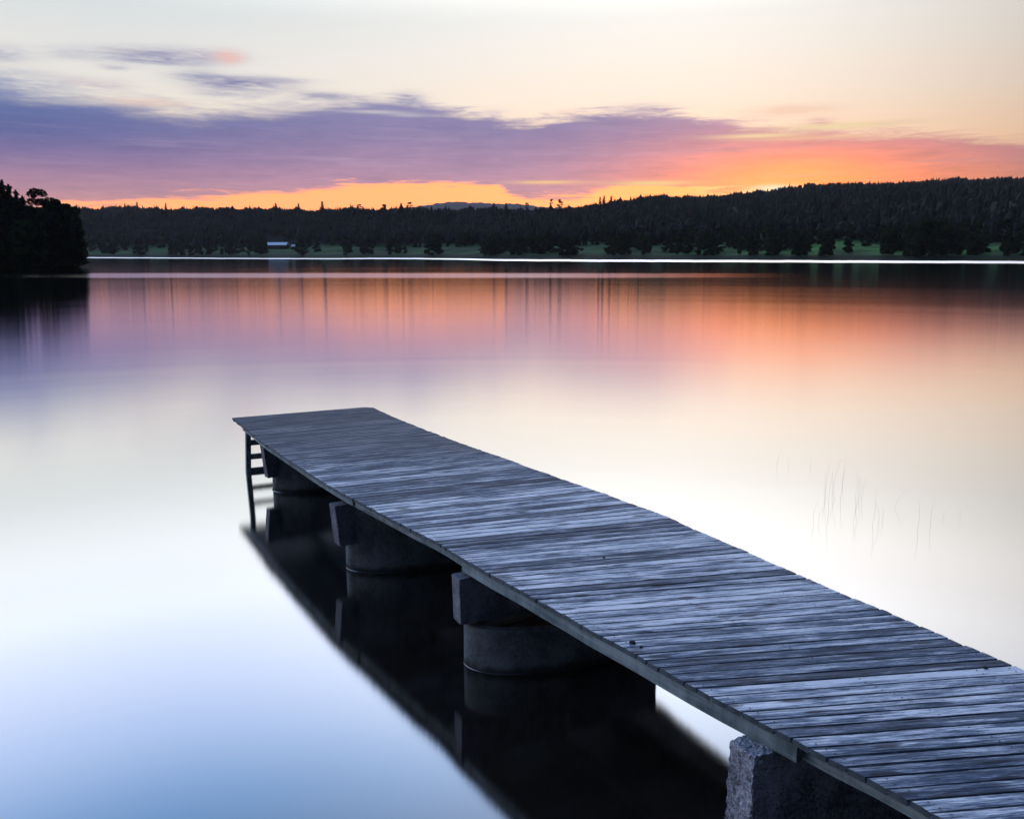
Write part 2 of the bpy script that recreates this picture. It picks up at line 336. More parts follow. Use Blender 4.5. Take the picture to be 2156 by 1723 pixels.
def terrain(u, d):
    """land height at bearing u and distance d (metres, as y)"""
    s = shore(u); x = u * 2700 + 1600
    M_ = s + 330 + 60 * np.sin(u * 7); Rg = np.where(u < 0.02, M_ + 180, np.interp(u, [.02, .1, .3, .6], [M_.mean() if np.ndim(M_) else M_, 1500, 1750, 2000]))
    Rg = np.maximum(Rg, M_ + 120)
    zm = (792 - np.interp(x, sky_x, mid_t)) / 2700 * M_ + 3.6 - TREE
    zr = (792 - np.interp(x, sky_x, sky_t)) / 2700 * Rg + 3.6 - TREE * 1.0
    q = d - s
    z = np.where(q < 0, np.maximum(q * .05, -1.5),
        np.where(q < 14, q * .12, np.where(q < 130, 1.7 + (q - 14) * .085, 0)))
    a0 = 1.7 + 116 * .085
    tt = np.clip((d - s - 130) / (M_ - s - 130), 0, 1)
    z2 = a0 + (zm - a0) * tt ** 1.05
    t3 = np.clip((d - M_) / (Rg - M_), 0, 1); t3 = t3 ** .8
    z3 = zm + (zr - zm) * t3
    t4 = np.clip((d - Rg) / 900, 0, 1)
    z4 = zr * (1 - t4 * .6)
    z = np.where(q >= 130, np.where(d < M_, z2, np.where(d < Rg, z3, z4)), z)
    return z + np.where(q > 60, 1.5 * np.sin(u * 60 + d * .01) * np.cos(d * .013 + u * 20), 0), M_, Rg
us = np.concatenate([np.linspace(-2.4, -.75, 24, endpoint=False), np.linspace(-.75, .75, 260, endpoint=False), np.linspace(.75, 2.4, 24)])
ks = np.concatenate([np.linspace(-30, 130, 26, endpoint=False), np.linspace(130, 700, 40, endpoint=False), np.linspace(700, 3400, 36)])
U, K = np.meshgrid(us, ks, indexing='ij'); D = shore(U) + K
Zt = terrain(U, D)[0]
V = np.stack([U * D, D, Zt], -1).reshape(-1, 3); nk = len(ks)
I, J = np.meshgrid(np.arange(len(us) - 1), np.arange(nk - 1), indexing='ij'); b0 = (I * nk + J).ravel()
F = np.stack([b0, b0 + nk, b0 + nk + 1, b0 + 1], -1)
m, t, p = mat('meadow_and_forest_floor'); g = t.n.new('ShaderNodeNewGeometry')
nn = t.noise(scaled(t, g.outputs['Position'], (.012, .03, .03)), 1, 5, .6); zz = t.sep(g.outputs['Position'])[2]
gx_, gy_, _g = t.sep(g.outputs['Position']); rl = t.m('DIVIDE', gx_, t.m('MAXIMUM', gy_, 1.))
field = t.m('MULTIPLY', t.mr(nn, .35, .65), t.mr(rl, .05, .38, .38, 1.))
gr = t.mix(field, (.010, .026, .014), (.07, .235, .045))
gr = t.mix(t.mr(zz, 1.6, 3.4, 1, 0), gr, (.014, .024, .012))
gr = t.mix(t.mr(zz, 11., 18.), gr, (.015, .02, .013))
t.l.new(gr, p.inputs['Base Color']); p.inputs['Roughness'].default_value = .95; p.inputs['Specular IOR Level'].default_value = .1
M_land = m
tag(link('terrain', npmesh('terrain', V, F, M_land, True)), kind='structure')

# distant blue ridge, 4.5 km away
xs = np.linspace(PX(900), PX(2000), 90); rid = []
for u in xs:
    x = u * 2700 + 1600
    yy = np.interp(x, [900, 1200, 1320, 1390, 1450, 1520, 1600, 1700, 1900, 2000], [690, 668, 652, 642, 641, 644, 646, 655, 665, 680])
    rid.append((792 - yy) / 2700 * 4500 + 3.6)
rid = np.array(rid); v = []
for j, (dd, kk) in enumerate([(3900, 0), (4200, .55), (4500, 1), (5200, .5)]):
    for i, u in enumerate(xs): v.append((u * dd, dd, rid[i] * kk * (1 if j < 2 else 1) + (RNG.uniform(0, 9) if j == 2 else 0)))
n_ = len(xs); f = [[j * n_ + i, j * n_ + i + 1, (j + 1) * n_ + i + 1, (j + 1) * n_ + i] for j in range(3) for i in range(n_ - 1)]
m, t, p = mat('distant_forest'); p.inputs['Base Color'].default_value = (.010, .016, .036, 1); p.inputs['Roughness'].default_value = 1
tag(link('hills', npmesh('hills', v, f, m, True)), kind='structure')

# ------------------------------------------------------------ trees
def leaf_quads(cent, size, rng, flat=.5):
    """random little quads round the centres"""
    n = len(cent); a = rng.normal(size=(n, 3)); a[:, 2] *= flat; a /= np.linalg.norm(a, axis=1)[:, None]
    b = np.cross(a, rng.normal(size=(n, 3))); b /= np.linalg.norm(b, axis=1)[:, None]
    s = size * rng.uniform(.6, 1.3, (n, 1)); a *= s; b *= s * .7
    v = np.stack([cent - a, cent + b * .8, cent + a, cent - b], 1).reshape(-1, 3)
    return v, np.arange(n * 4).reshape(-1, 4)
def trunk_mesh(name, H, r0, limbs, rng):
    bm = bmesh.new(); segs = 7
    def tube(p0, p1, ra, rb, n=6, k=4, bend=.0):
        rings = []; off = Vector((rng.normal() * bend, rng.normal() * bend, 0))
        d = (p1 - p0); q = d.to_track_quat('Z', 'Y').to_matrix()
        for i in range(k + 1):
            s = i / k; c = p0.lerp(p1, s) + off * math.sin(s * math.pi); r = ra + (rb - ra) * s
            rings.append([bm.verts.new(c + q @ Vector((math.cos(2 * math.pi * j / n) * r, math.sin(2 * math.pi * j / n) * r, 0))) for j in range(n)])
        for a, b in zip(rings, rings[1:]):
            for j in range(n): bm.faces.new((a[j], a[(j + 1) % n], b[(j + 1) % n], b[j]))
    tube(Vector((0, 0, -.5)), Vector((0, 0, H)), r0, r0 * .15, k=6, bend=H * .01)
    for (z, ang, L, up) in limbs:
        tube(Vector((0, 0, z)), Vector((math.cos(ang) * L, math.sin(ang) * L, z + up)), r0 * .35, r0 * .08, 5, 3, L * .06)
    return bmmesh(name, bm, M_bark)
def spruce(seed, H=18, Rm=3.0, n=2600, size=.34):
    rng = np.random.default_rng(seed); cs = []
    z = H * .06
    while z < H * .985:
        s = 1 - z / H; rad = Rm * (s ** .8) * rng.uniform(.75, 1.12); nb = max(4, int(11 * s + 3))
        for b in range(nb):
            a = rng.uniform(0, 6.283); L = rad * rng.uniform(.65, 1.1) + .12; k = max(2, int(L / .26))
            tt = np.linspace(.1, 1, k); rr = tt * L
            zz = z - tt ** 1.5 * L * .28 + .1 * rng.normal(size=k)
            for rep in range(2):
                cs.append(np.stack([np.cos(a) * rr + rng.normal(size=k) * .13 * (1 + tt), np.sin(a) * rr + rng.normal(size=k) * .13 * (1 + tt), zz + rng.normal(size=k) * .08], -1))
        z += max(.16, .42 * s ** .3) * (H / 18)
    cent = np.concatenate(cs); top = np.stack([rng.normal(size=24) * .06, rng.normal(size=24) * .06, H - rng.uniform(-.25, 1.2, 24)], -1)
    v, f = leaf_quads(np.concatenate([cent, top]), size, rng, .5)
    return npmesh('spruce_crown', v, f, M_spruce), trunk_mesh('spruce_trunk', H * .97, .2, [], rng)
def clumps(cl, per, size, rng, flat=.8):
    cs = []
    for (x, y, z, rx, rz) in cl:
        k = int(per * rx * rx * rz / 1.5) + 40; d = rng.normal(size=(k, 3)); d /= np.linalg.norm(d, axis=1)[:, None]
        d *= rng.uniform(.25, 1.05, (k, 1)) ** .45
        cs.append(np.stack([x + d[:, 0] * rx, y + d[:, 1] * rx, z + d[:, 2] * rz], -1))
    return leaf_quads(np.concatenate(cs), size, rng, flat)
def pine(seed, H=18, lean=0, n=12):
    rng = np.random.default_rng(seed); cl = []; limbs = []
    for i in range(n):
        z = H * rng.uniform(.55, .97); a = rng.uniform(0, 6.283); s = (1.05 - z / H) * 3 + .4; L = rng.uniform(.3, 1) * min(3.2, s * 2.2)
        cl.append((math.cos(a) * L + lean * (z / H) ** 3, math.sin(a) * L, z, rng.uniform(.8, 1.6), rng.uniform(.45, .9))); limbs.append((z - .8, a, L, .7))
    if lean:
        for (dx, dz, r) in ((3.6, -2.6, 1.3), (5.0, -3.0, 1.), (3.2, -4.6, 1.1), (4.4, -5.6, 1.2)): cl.append((dx, 0, H + dz, r, .5)); limbs.append((H + dz - 1, 0, dx, .8))
    v, f = clumps(cl, 150, .26, rng, .7)
    return npmesh('pine_crown', v, f, M_pine), trunk_mesh('pine_trunk', H * .93, .24, limbs, rng)
def leafy(seed, H=14, Rm=4.2, low=.04):
    rng = np.random.default_rng(seed); cl = []; limbs = []
    for i in range(30):
        z = rng.uniform(low, 1); prof = math.sin(math.pi * min(1, (z - low) * .85 + .12) ** .75) ** .7
        a = rng.uniform(0, 6.283); L = Rm * prof * rng.uniform(.2, .85)
        cl.append((math.cos(a) * L, math.sin(a) * L, z * H * .93, rng.uniform(.9, 1.7), rng.uniform(.7, 1.3)))
        if i % 3 == 0: limbs.append((max(.8, z * H * .6), a, L * .9, z * H * .3))
    v, f = clumps(cl, 105, .42, rng)
    return npmesh('leafy_crown', v, f, M_leaf), trunk_mesh('leafy_trunk', H * .8, .22, limbs, rng)
PROTO = {'spruce': [spruce(1), spruce(2, 18, 2.4), spruce(3, 18, 3.5), spruce(4, 18, 2.8)],
         'pine': [pine(11), pine(12), pine(13, 18, 0, 16)],
         'leafy': [leafy(21), leafy(22, 14, 3.6), leafy(23, 14, 4.8), leafy(24, 14, 3.0)]}
LEAN = pine(31, 18, .6, 18)
def plant(kind, x, y, z, h, label, group, wide=1., proto=None, rz=None, name=None):
    cr, tr = proto or random.choice(PROTO[kind]); base = 14. if kind == 'leafy' else 18.
    nm = {'spruce': 'spruce_tree', 'pine': 'pine_tree', 'leafy': 'leafy_tree'}[kind]
    r = empty(name or nm, (x, y, z), random.uniform(0, 6.283) if rz is None else rz)
    s = h / base; r.scale = (s * wide, s * wide, s)
    tag(r, label, 'tree', group)
    link('trunk', tr, r); link('crown', cr, r)
    return r

# headland on the left, 200-odd metres away
def head_edge(u): return np.interp(u, [-3, -1.2, -.593, -.50, -.492, -.486], [205, 208, 212, 216, 230, 262])
us = np.concatenate([np.linspace(-3, -.6, 40, endpoint=False), np.linspace(-.6, -.486, 60)])
ks = np.linspace(-4, 90, 24); U, K = np.meshgrid(us, ks, indexing='ij'); D = head_edge(U) + K
# the point tapers to the water on its right side
side = np.clip((-.487 - U) / .02, 0, 1)
Zh = np.where(K < 0, K * .3, np.minimum(K * .22, 1.2 + K * .05)) * side + (side - 1) * .8
V = np.stack([U * D, D, Zh], -1).reshape(-1, 3); nk = len(ks)
I, J = np.meshgrid(np.arange(len(us) - 1), np.arange(nk - 1), indexing='ij'); b0 = (I * nk + J).ravel()
tag(link('headland', npmesh('headland', V, np.stack([b0, b0 + nk, b0 + nk + 1, b0 + 1], -1), M_land, True)), kind='structure')
HG = 'trees on the left headland'
def hp(x, d): u = PX(x); return u * d, d
def htop(y, d): return (792 - y) / 2700 * d + 3.6
# (kind, px bearing, distance, top line in picture, wide, label)
front = [
 ('pine', 16, 226, 566, 1.25, 'tallest dark pine with a broad rounded crown at the picture edge of the left headland', None),
 ('spruce', 53, 224, 577, 1.0, 'slim dark spruce right of the tallest pine on the left headland', None),
 ('spruce', 72, 224, 588, 1.15, 'dark spruce with a blunt tip, second from the tallest pine on the headland', None),
 ('spruce', 92, 228, 604, .9, 'narrow dark spruce midway between the tall pine and the flat-topped pine', None),
 ('spruce', 111, 226, 620, .7, 'small pointed spruce tip just left of the flat-topped pine', None),
 ('pine', 150, 225, 599, 1.0, 'wind-swept flat-topped pine with branches reaching to the right on the headland', 'LEAN'),
 ('leafy', 192, 224, 634, .8, 'thin-topped leafy tree just right of the wind-swept pine', None),
 ('leafy', 214, 226, 627, .62, 'sparse reddish-lit leafy tree tip above the right half of the headland', None),
 ('leafy', 240, 226, 642, .85, 'round dark leafy tree near the right end of the headland', None),
 ('leafy', 262, 227, 648, .8, 'dark leafy tree at the right-hand tip of the headland', None)]
for (k, x, d, yt, wd, lb, pr) in front:
    X_, Y_ = hp(x, d)
    plant(k, X_, Y_, 1.6, htop(yt, d) - 1.6, lb, None, wd, LEAN if pr else None, 0. if pr else None)
def head_sky(x): return np.interp(x, [-600, -200, 0, 60, 110, 150, 200, 250, 275, 287], [560, 575, 590, 600, 632, 632, 643, 646, 656, 690])
i = 0
for x in list(np.linspace(-420, -30, 14)) + list(np.linspace(-8, 272, 30)):
    for row in range(2):
        d = 217 + row * 9 + random.uniform(-1.5, 2.5); xx = x + random.uniform(-6, 6)
        if xx > 276: continue
        if row == 0 and i % 2: i += 1; continue
        i += 1
        yt = head_sky(xx) + random.uniform(6, 46) + (60 * random.random() if row == 0 else 0)
        k = random.choice(['spruce', 'spruce', 'spruce', 'leafy', 'pine'] if xx < 130 else ['leafy', 'spruce', 'spruce'])
        X_, Y_ = hp(xx, d); z0 = 1.0
        lab = {'spruce': 'one of the dark spruces packed together on the left headland', 'leafy': 'one of the dark leafy trees packed together on the left headland', 'pine': 'one of the dark pines packed together on the left headland'}[k]
        plant(k, X_, Y_, z0, max(5, htop(yt, d) - z0), lab, {'spruce': 'spruces', 'leafy': 'leafy trees', 'pine': 'pines'}[k] + ' in the headland wood', random.uniform(.85, 1.3))
# waterside bushes of the headland
for x in np.linspace(-300, 268, 44):
    d = float(head_edge(PX(x))) + random.uniform(1.5, 4); X_, Y_ = hp(x + random.uniform(-4, 4), d)
    r = plant('leafy', X_, Y_, -.35, random.uniform(2.6, 6.5), 'one of the low dark bushes at the waterline of the left headland', 'waterside bushes of the headland', random.uniform(1.3, 1.9), name='shore_bush')
    r['category'] = 'bush'

# far shore: single trees on the meadow edge (bearing px, distance from shore, height m, width, kind)
shore_list = [(345, 40, 13, 1.1, 'leafy'), (375, 18, 17, .9, 'leafy'), (372, 60, 20, 1, 'leafy'), (410, 95, 14, 1.1, 'leafy'), (455, 14, 11, 1.6, 'leafy'), (478, 80, 17, 1, 'spruce'), (560, 16, 10, 1.9, 'leafy'), (585, 14, 12, 1.6, 'leafy'), (612, 15, 12, 1.6, 'leafy'), (640, 22, 14, 1.3, 'leafy'),
 (668, 25, 16, 1.2, 'leafy'), (735, 20, 18, 1., 'leafy'), (790, 18, 10, 1., 'leafy'), (822, 30, 20, 1.25, 'leafy'), (838, 60, 15, 1., 'leafy'), (955, 12, 8, 1.3, 'leafy'), (1088, 16, 9, 1.1, 'leafy'), (1100, 40, 14, 1, 'leafy'), (1140, 25, 17, .9, 'leafy'), (1150, 45, 18, 1, 'spruce'), (1225, 22, 13, .9, 'leafy'), (1252, 40, 12, .9, 'leafy'),
 (1342, 24, 20, .95, 'leafy'), (1365, 20, 22, 1.0, 'leafy'), (1378, 30, 19, .9, 'leafy'), (1520, 22, 15, .8, 'leafy'), (1538, 16, 18, .9, 'leafy'), (1552, 34, 16, 1, 'leafy'), (1600, 30, 16, 1.1, 'leafy'), (1622, 50, 16, 1, 'leafy'), (1668, 44, 15, 1.2, 'leafy'), (1692, 36, 17, 1.3, 'leafy'), (1712, 50, 14, 1.1, 'leafy'),
 (1760, 16, 15, 1., 'leafy'), (1778, 15, 18, 1.0, 'leafy'), (1792, 24, 13, .9, 'leafy'), (1918, 18, 15, .9, 'leafy'), (1935, 16, 19, 1., 'leafy'), (1955, 24, 13, 1, 'leafy'), (2008, 22, 12, .8, 'leafy'), (2020, 40, 12, .8, 'leafy'), (2090, 60, 15, .7, 'pine'), (2110, 30, 8, .9, 'leafy'), (2175, 26, 14, 1, 'leafy'), (2200, 20, 17, 1.1, 'leafy'),
 (2222, 28, 13, 1., 'leafy'), (2270, 60, 16, .6, 'pine'), (2300, 26, 14, .6, 'leafy'), (2335, 20, 13, 1.1, 'leafy'), (2352, 30, 14, .9, 'leafy'), (2400, 22, 16, 1.1, 'leafy'), (2420, 30, 14, .9, 'leafy'), (2472, 18, 15, .8, 'leafy'), (2490, 22, 17, .9, 'leafy'), (2556, 18, 17, 1.0, 'leafy'), (2575, 26, 15, .9, 'leafy'),
 (2685, 86, 12, 1.1, 'leafy'), (2745, 24, 18, .95, 'leafy'), (2768, 22, 19, 1.0, 'leafy'), (2825, 20, 22, 1.1, 'leafy'), (2850, 16, 24, 1.1, 'leafy'), (2880, 22, 23, 1.2, 'leafy'), (2912, 18, 25, 1.1, 'leafy'), (2940, 24, 20, 1., 'leafy'), (2975, 22, 15, .8, 'leafy'), (3022, 26, 14, .8, 'leafy'), (3038, 40, 13, .8, 'leafy'), (3120, 22, 15, .8, 'leafy'), (3150, 30, 13, 1., 'leafy'), (3190, 22, 18, 1., 'leafy'), (3225, 20, 16, 1.1, 'leafy'), (3270, 24, 15, 1.1, 'leafy')]
big = {2912: 'tallest dark leafy tree of the big clump on the right of the far shore', 1365: 'rounded dark leafy tree standing alone at the middle of the far shore meadow',
       822: 'broad dark leafy tree left of the barn on the far shore', 455: 'low round dark bush on the meadow near the left end of the far shore', 2685: 'small leafy tree at the back of the brightest green meadow on the right',
       955: 'small bush on the shore meadow below and right of the barn'}
for (x, q, h, wd, k) in shore_list:
    u = PX(x); s = float(shore(u)); d = s + q; z = float(terrain(np.array([u]), np.array([d]))[0][0])
    lb = big.get(x); gr = None
    if not lb:
        side_ = 'left part' if x < 1150 else ('middle part' if x < 2050 else 'right part')
        kk = {'leafy': 'leafy tree', 'spruce': 'spruce', 'pine': 'pine'}[k]; lb = f'one of the dark {kk}s by the meadow, {side_} of the far shore'; gr = f'{kk}s on the meadow edge, {side_} of the far shore'
    plant(k, u * d, d, z - .3, h, lb, gr, wd)
gaps = [(388, 442), (482, 548), (850, 935), (965, 1080), (1108, 1132), (1168, 1216), (1275, 1332), (1388, 1505), (1640, 1660), (1800, 1902), (2030, 2082), (2232, 2262), (2508, 2545), (2590, 2740), (3055, 3112)]
for x in np.arange(300, 3260, 17.):
    x = x + random.uniform(-6, 6)
    if any(a < x < b for a, b in gaps) and random.random() < .9: continue
    u = PX(x); s = float(shore(u)); d = s + random.uniform(26, 92); z = float(terrain(np.array([u]), np.array([d]))[0][0])
    side_ = 'left part' if x < 1150 else ('middle part' if x < 2050 else 'right part')
    plant('leafy', u * d, d, z - .3, random.uniform(7, 13), f'one of the dark leafy trees by the meadow, {side_} of the far shore', f'leafy trees on the meadow edge, {side_} of the far shore', random.uniform(1.2, 1.9))
# emergent trees that stand out of the skyline
emer = [(1022, 'spruce', 635, 'tallest spruce tip above the forest on the left half of the far skyline', 1.3), (1137, 'pine', 643, 'pine head above the skyline left of the blue ridge', .9), (1210, 'leafy', 643, 'broad tree top beside the pine head left of the blue ridge', .8), (1262, 'spruce', 640, 'pointed tree tip at the left foot of the blue ridge', 1.2), (1290, 'pine', 637, 'second pine head at the left foot of the blue ridge', 1.),
 (1545, 'spruce', 640, 'dark spruce standing in front of the right end of the blue ridge', 1.5), (1582, 'spruce', 640, 'dark spruce right of the one in front of the blue ridge', 1.4), (1645, 'pine', 637, 'lone small round pine head above the central skyline', .55), (1720, 'pine', 628, 'slender pine with round head, left one of the pair on the central skyline', .45), (1746, 'pine', 627, 'pine with a fuller crown, right one of the pair on the central skyline', .6),
 (1868, 'spruce', 622, 'left of two sharp spruce tips where the right hill begins', 1.), (1880, 'spruce', 618, 'right of two sharp spruce tips where the right hill begins', 1.), (1902, 'spruce', 619, 'sharp spruce tip on the lower slope of the right hill', 1.), (880, 'spruce', 640, 'small spruce tip above the skyline behind the barn', 1.1), (950, 'spruce', 641, 'spruce tip above the skyline right of the barn', 1.), (545, 'spruce', 640, 'spruce tip on the low left skyline', 1.), (458, 'spruce', 637, 'spruce tip on the low wooded hump at the far left skyline', 1.)]
for (x, k, yt, lb, wd) in emer:
    u = PX(x); zz_, M_, Rg_ = terrain(np.array([u]), np.array([1000.])); d = float(M_[0]) if x < 1800 else float(M_[0]) + 90
    z = float(terrain(np.array([u]), np.array([d]))[0][0]); h = min(27, max(17, (792 - yt) / 2700 * d + 3.6 - z))
    plant(k, u * d, d, z - .5, h, lb, None, wd * 1.25)
# a first row of the forest behind the meadow as single trees
cnt = 0
for x in np.linspace(300, 3230, 118):
    u = PX(x + random.uniform(-9, 9)); s = float(shore(u)); d = s + random.uniform(112, 150)
    xpx = u * 2700 + 1600
    if 830 < xpx < 940: d += 25
    z = float(terrain(np.array([u]), np.array([d]))[0][0]); k = random.choice(['spruce', 'leafy', 'leafy', 'pine', 'spruce'])
    side_ = 'left' if xpx < 1150 else ('middle' if xpx < 2050 else 'right')
    kk = {'leafy': 'leafy tree', 'spruce': 'spruce', 'pine': 'pine'}[k]
    plant(k, u * d, d, z - .3, random.uniform(11, 18), f'one of the dark {kk}s in the forest edge behind the far {side_} meadows', f'{kk}s of the forest edge, {side_} part of the far shore', random.uniform(.9, 1.4))

# the forest itself: one mass
def far_cone(rng, h, r, x, y, z):
    vs = []; fs = []; a0 = rng.uniform(0, 6.28); n = 6
    for k in range(3):
        zb = z + h * (.05 + .27 * k); zt = z + h * min(1, .48 + .27 * k); rr = r * (1 - .28 * k); i0 = len(vs)
        for j in range(n):
            a = a0 + j * 6.283 / n + k; q = rr * rng.uniform(.75, 1.25); vs.append((x + math.cos(a) * q, y + math.sin(a) * q, zb + rng.uniform(-.5, .5)))
        vs.append((x, y, zt)); fs += [(i0 + j, i0 + (j + 1) % n, i0 + n) for j in range(n)]
    return vs, fs
def far_round(rng, h, r, x, y, z):
    vs = []; fs = []; n = 7; lv = [(.15, .7), (.45, 1.), (.75, .75)]; a0 = rng.uniform(0, 6.28)
    for (q, w_) in lv:
        for j in range(n):
            a = a0 + j * 6.283 / n; rr = r * w_ * rng.uniform(.75, 1.25); vs.append((x + math.cos(a) * rr, y + math.sin(a) * rr, z + h * (q + rng.uniform(-.06, .06))))
    vs.append((x, y, z + h)); 
    for k in range(2):
        for j in range(n):
            a, b, c, d = k * n + j, k * n + (j + 1) % n, (k + 1) * n + (j + 1) % n, (k + 1) * n + j; fs += [(a, b, c), (a, c, d)]
    fs += [(2 * n + j, 2 * n + (j + 1) % n, 3 * n) for j in range(n)]
    return vs, fs
VS = []; FS = []; base = 0; rng = np.random.default_rng(5)
N = 13000
uu = rng.uniform(-.68, .68, N * 3); 
cntf = 0
for u in uu:
    s = float(shore(u)); _, M_, Rg = terrain(np.array([u]), np.array([1000.])); M_, Rg = float(M_[0]), float(Rg[0])
    d = s + 140 + (Rg + 60 - s - 140) * rng.uniform(0, 1) ** .9
    if cntf >= N: break
    if u < -.50 and rng.uniform() < .8: continue
    x = u * 2700 + 1600
    if 835 < x < 945 and d < s + 185: continue
    z = float(terrain(np.array([u]), np.array([d]))[0][0]) - .5
    h = rng.uniform(11.5, 15.5) * (1.25 if rng.uniform() < .05 else 1) * (1 + .14 * math.sin(u * 95 + d * .02) + .08 * math.sin(u * 230))
    if d > M_: h *= .95
    vs, fs = (far_cone(rng, h, rng.uniform(2.3, 4.2), u * d, d, z) if rng.uniform() < (.6 if d > s + 230 else .4) else far_round(rng, h * .9, rng.uniform(2.6, 5.0), u * d, d, z))
    VS += vs; FS += [(a + base, b + base, c + base) for a, b, c in fs]; base += len(vs); cntf += 1
fo = link('forest', npmesh('forest', VS, FS, M_far)); tag(fo, 'dense dark mixed forest covering the far shore and the hills behind it', 'forest', None, 'stuff')

# barn and shed on the far shore
m, t, p = mat('sheet_metal_roof'); p.inputs['Base Color'].default_value = (.62, .68, .74, 1); p.inputs['Metallic'].default_value = .3; p.inputs['Roughness'].default_value = .45; M_roof = m
m, t, p = mat('falu_red_boards'); f_ = t.noise(scaled(t, tcoord(t), (6, 6, .3)), 1, 3, .6); t.l.new(t.mix(f_, (.07, .018, .016), (.11, .03, .025)), p.inputs['Base Color']); p.inputs['Roughness'].default_value = .9; M_red = m
m, t, p = mat('white_trim_paint'); p.inputs['Base Color'].default_value = (.4, .4, .4, 1); M_trim = m
m, t, p = mat('dark_window_glass'); p.inputs['Base Color'].default_value = (.03, .035, .045, 1); p.inputs['Roughness'].default_value = .1; M_glass = m
def barn(name, x, q, L, W, H, RH, label, nwin, rz):
    u = PX(x); d = float(shore(u)) + q; z = float(terrain(np.array([u]), np.array([d]))[0][0])
    r = empty(name, (u * d, d, z), rz); tag(r, label, 'barn' if L > 15 else 'shed')
    bm = bmesh.new(); box(bm, Matrix.Translation((0, 0, H / 2 - .5)), L, W, H + 1)
    # gables
    for s in (-1, 1):
        a = [bm.verts.new((s * (L / 2 - .02), -W / 2, H)), bm.verts.new((s * (L / 2 - .02), W / 2, H)), bm.verts.new((s * (L / 2 - .02), 0, H + RH))]; bm.faces.new(a)
    link('wall', bmmesh('wall', bm, M_red), r)
    bm = bmesh.new(); o = .6
    prof = [(-W / 2 - o, H - RH * o / (W / 2)), (0, H + RH), (W / 2 + o, H - RH * o / (W / 2))]
    ring = []
    for s in (-1, 1):
        ring.append([bm.verts.new((s * (L / 2 + .5), yy, zz + dz)) for dz in (.05, .3) for yy, zz in prof])
    for k in range(2):
        for off in (0, 3): bm.faces.new((ring[0][k + off], ring[1][k + off], ring[1][k + 1 + off], ring[0][k + 1 + off]))
    for rr in ring:
        for k in range(2): bm.faces.new((rr[k], rr[k + 1], rr[k + 4], rr[k + 3]))
    for k in (0, 2): bm.faces.new((ring[0][k], ring[1][k], ring[1][k + 3], ring[0][k + 3]))
    bmesh.ops.recalc_face_normals(bm, faces=bm.faces[:]); link('roof', bmmesh('roof', bm, M_roof), r)
    bm = bmesh.new(); box(bm, Matrix.Translation((L * .14, -W / 2 - .06, 1.4)), 2.2, .1, 2.6); link('door', bmmesh('door', bm, M_dark), r)
    for k in range(nwin):
        bm = bmesh.new(); xw = -L / 2 + (k + .7) * L / (nwin + .4)
        if abs(xw - L * .14) < 2.4: bm.free(); continue
        box(bm, Matrix.Translation((xw, -W / 2 - .05, H * .55)), 1.3, .08, 1.2); wf = link('window', bmmesh('window', bm, M_trim), r)
        bm = bmesh.new(); box(bm, Matrix.Translation((xw, -W / 2 - .11, H * .55)), 1.0, .04, .9); link('pane', bmmesh('pane', bm, M_glass), wf)
    return r
barn('barn', 881, 118, 25, 10, 4.2, 3.0, 'long red barn with a pale bluish metal roof on the far meadow', 5, R(-6))
barn('shed', 932, 120, 6, 5, 2.6, 1.8, 'small dark shed with a light roof right beside the barn', 1, R(8))

# ------------------------------------------------------------ jetty
H_ = CAM_H
GL = [[-1.712, 5.233], [-1.508, 4.87], [-1.351, 4.577], [-1.225, 4.375], [-1.124, 4.206], [-0.995, 3.993], [-0.906, 3.848], [-0.814, 3.702], [-0.722, 3.562], [-0.654, 3.469], [-0.577, 3.359], [-0.483, 3.228], [-0.366, 3.061], [-0.31, 2.991], [-0.255, 2.914], [-0.205, 2.825], [-0.152, 2.745], [-0.107, 2.676], [-0.065, 2.61], [-0.017, 2.545], [0.047, 2.452], [0.074, 2.406], [0.132, 2.326], [0.178, 2.257], [0.213, 2.198], [0.269, 2.122], [0.311, 2.061], [0.336, 2.024], [0.381, 1.954], [0.438, 1.873], [0.475, 1.821], [0.502, 1.787], [0.527, 1.752], [0.551, 1.72], [0.577, 1.682], [0.602, 1.648], [0.628, 1.608], [0.656, 1.573], [0.683, 1.542], [0.707, 1.506], [0.732, 1.472], [0.757, 1.434], [0.779, 1.398]]
GR = [[-0.927, 5.619], [-0.709, 5.218], [-0.481, 4.839], [-0.347, 4.628], [-0.16, 4.338], [-0.026, 4.155], [0.079, 3.976], [0.158, 3.875], [0.204, 3.794], [0.28, 3.683], [0.378, 3.542], [0.451, 3.425], [0.48, 3.38], [0.579, 3.236], [0.626, 3.142], [0.666, 3.058], [0.734, 2.924], [0.774, 2.852], [0.822, 2.754], [0.865, 2.667], [0.91, 2.585], [0.952, 2.496], [0.997, 2.418], [1.042, 2.34], [1.086, 2.259], [1.129, 2.178], [1.17, 2.097], [1.213, 2.02], [1.232, 1.981]]
def drop(gy): return H_ * (.735 - .035 * (5.4 - gy) / 4)
PL = np.array([[a * drop(b), b * drop(b)] for a, b in GL]); PR = np.array([[a * drop(b + .15), b * drop(b + .15)] for a, b in GR])
PL[0] += (PL[0] - PL[1]) * .12
dl = PL[-1] - PL[-6]; dl /= np.linalg.norm(dl); PL = np.vstack([PL, PL[-1] + dl * 1.8])
dr = PR[-1] - PR[-5]; dr /= np.linalg.norm(dr); PR = np.vstack([PR, PR[-1] + dr * 5.0])
def arclen(P): return np.concatenate([[0], np.cumsum(np.linalg.norm(np.diff(P, axis=0), axis=1))])
aL = arclen(PL)
def atL(s): return np.array([np.interp(s, aL, PL[:, 0]), np.interp(s, aL, PL[:, 1])])
def deck_z(y): return H_ - drop(y / 2.58)
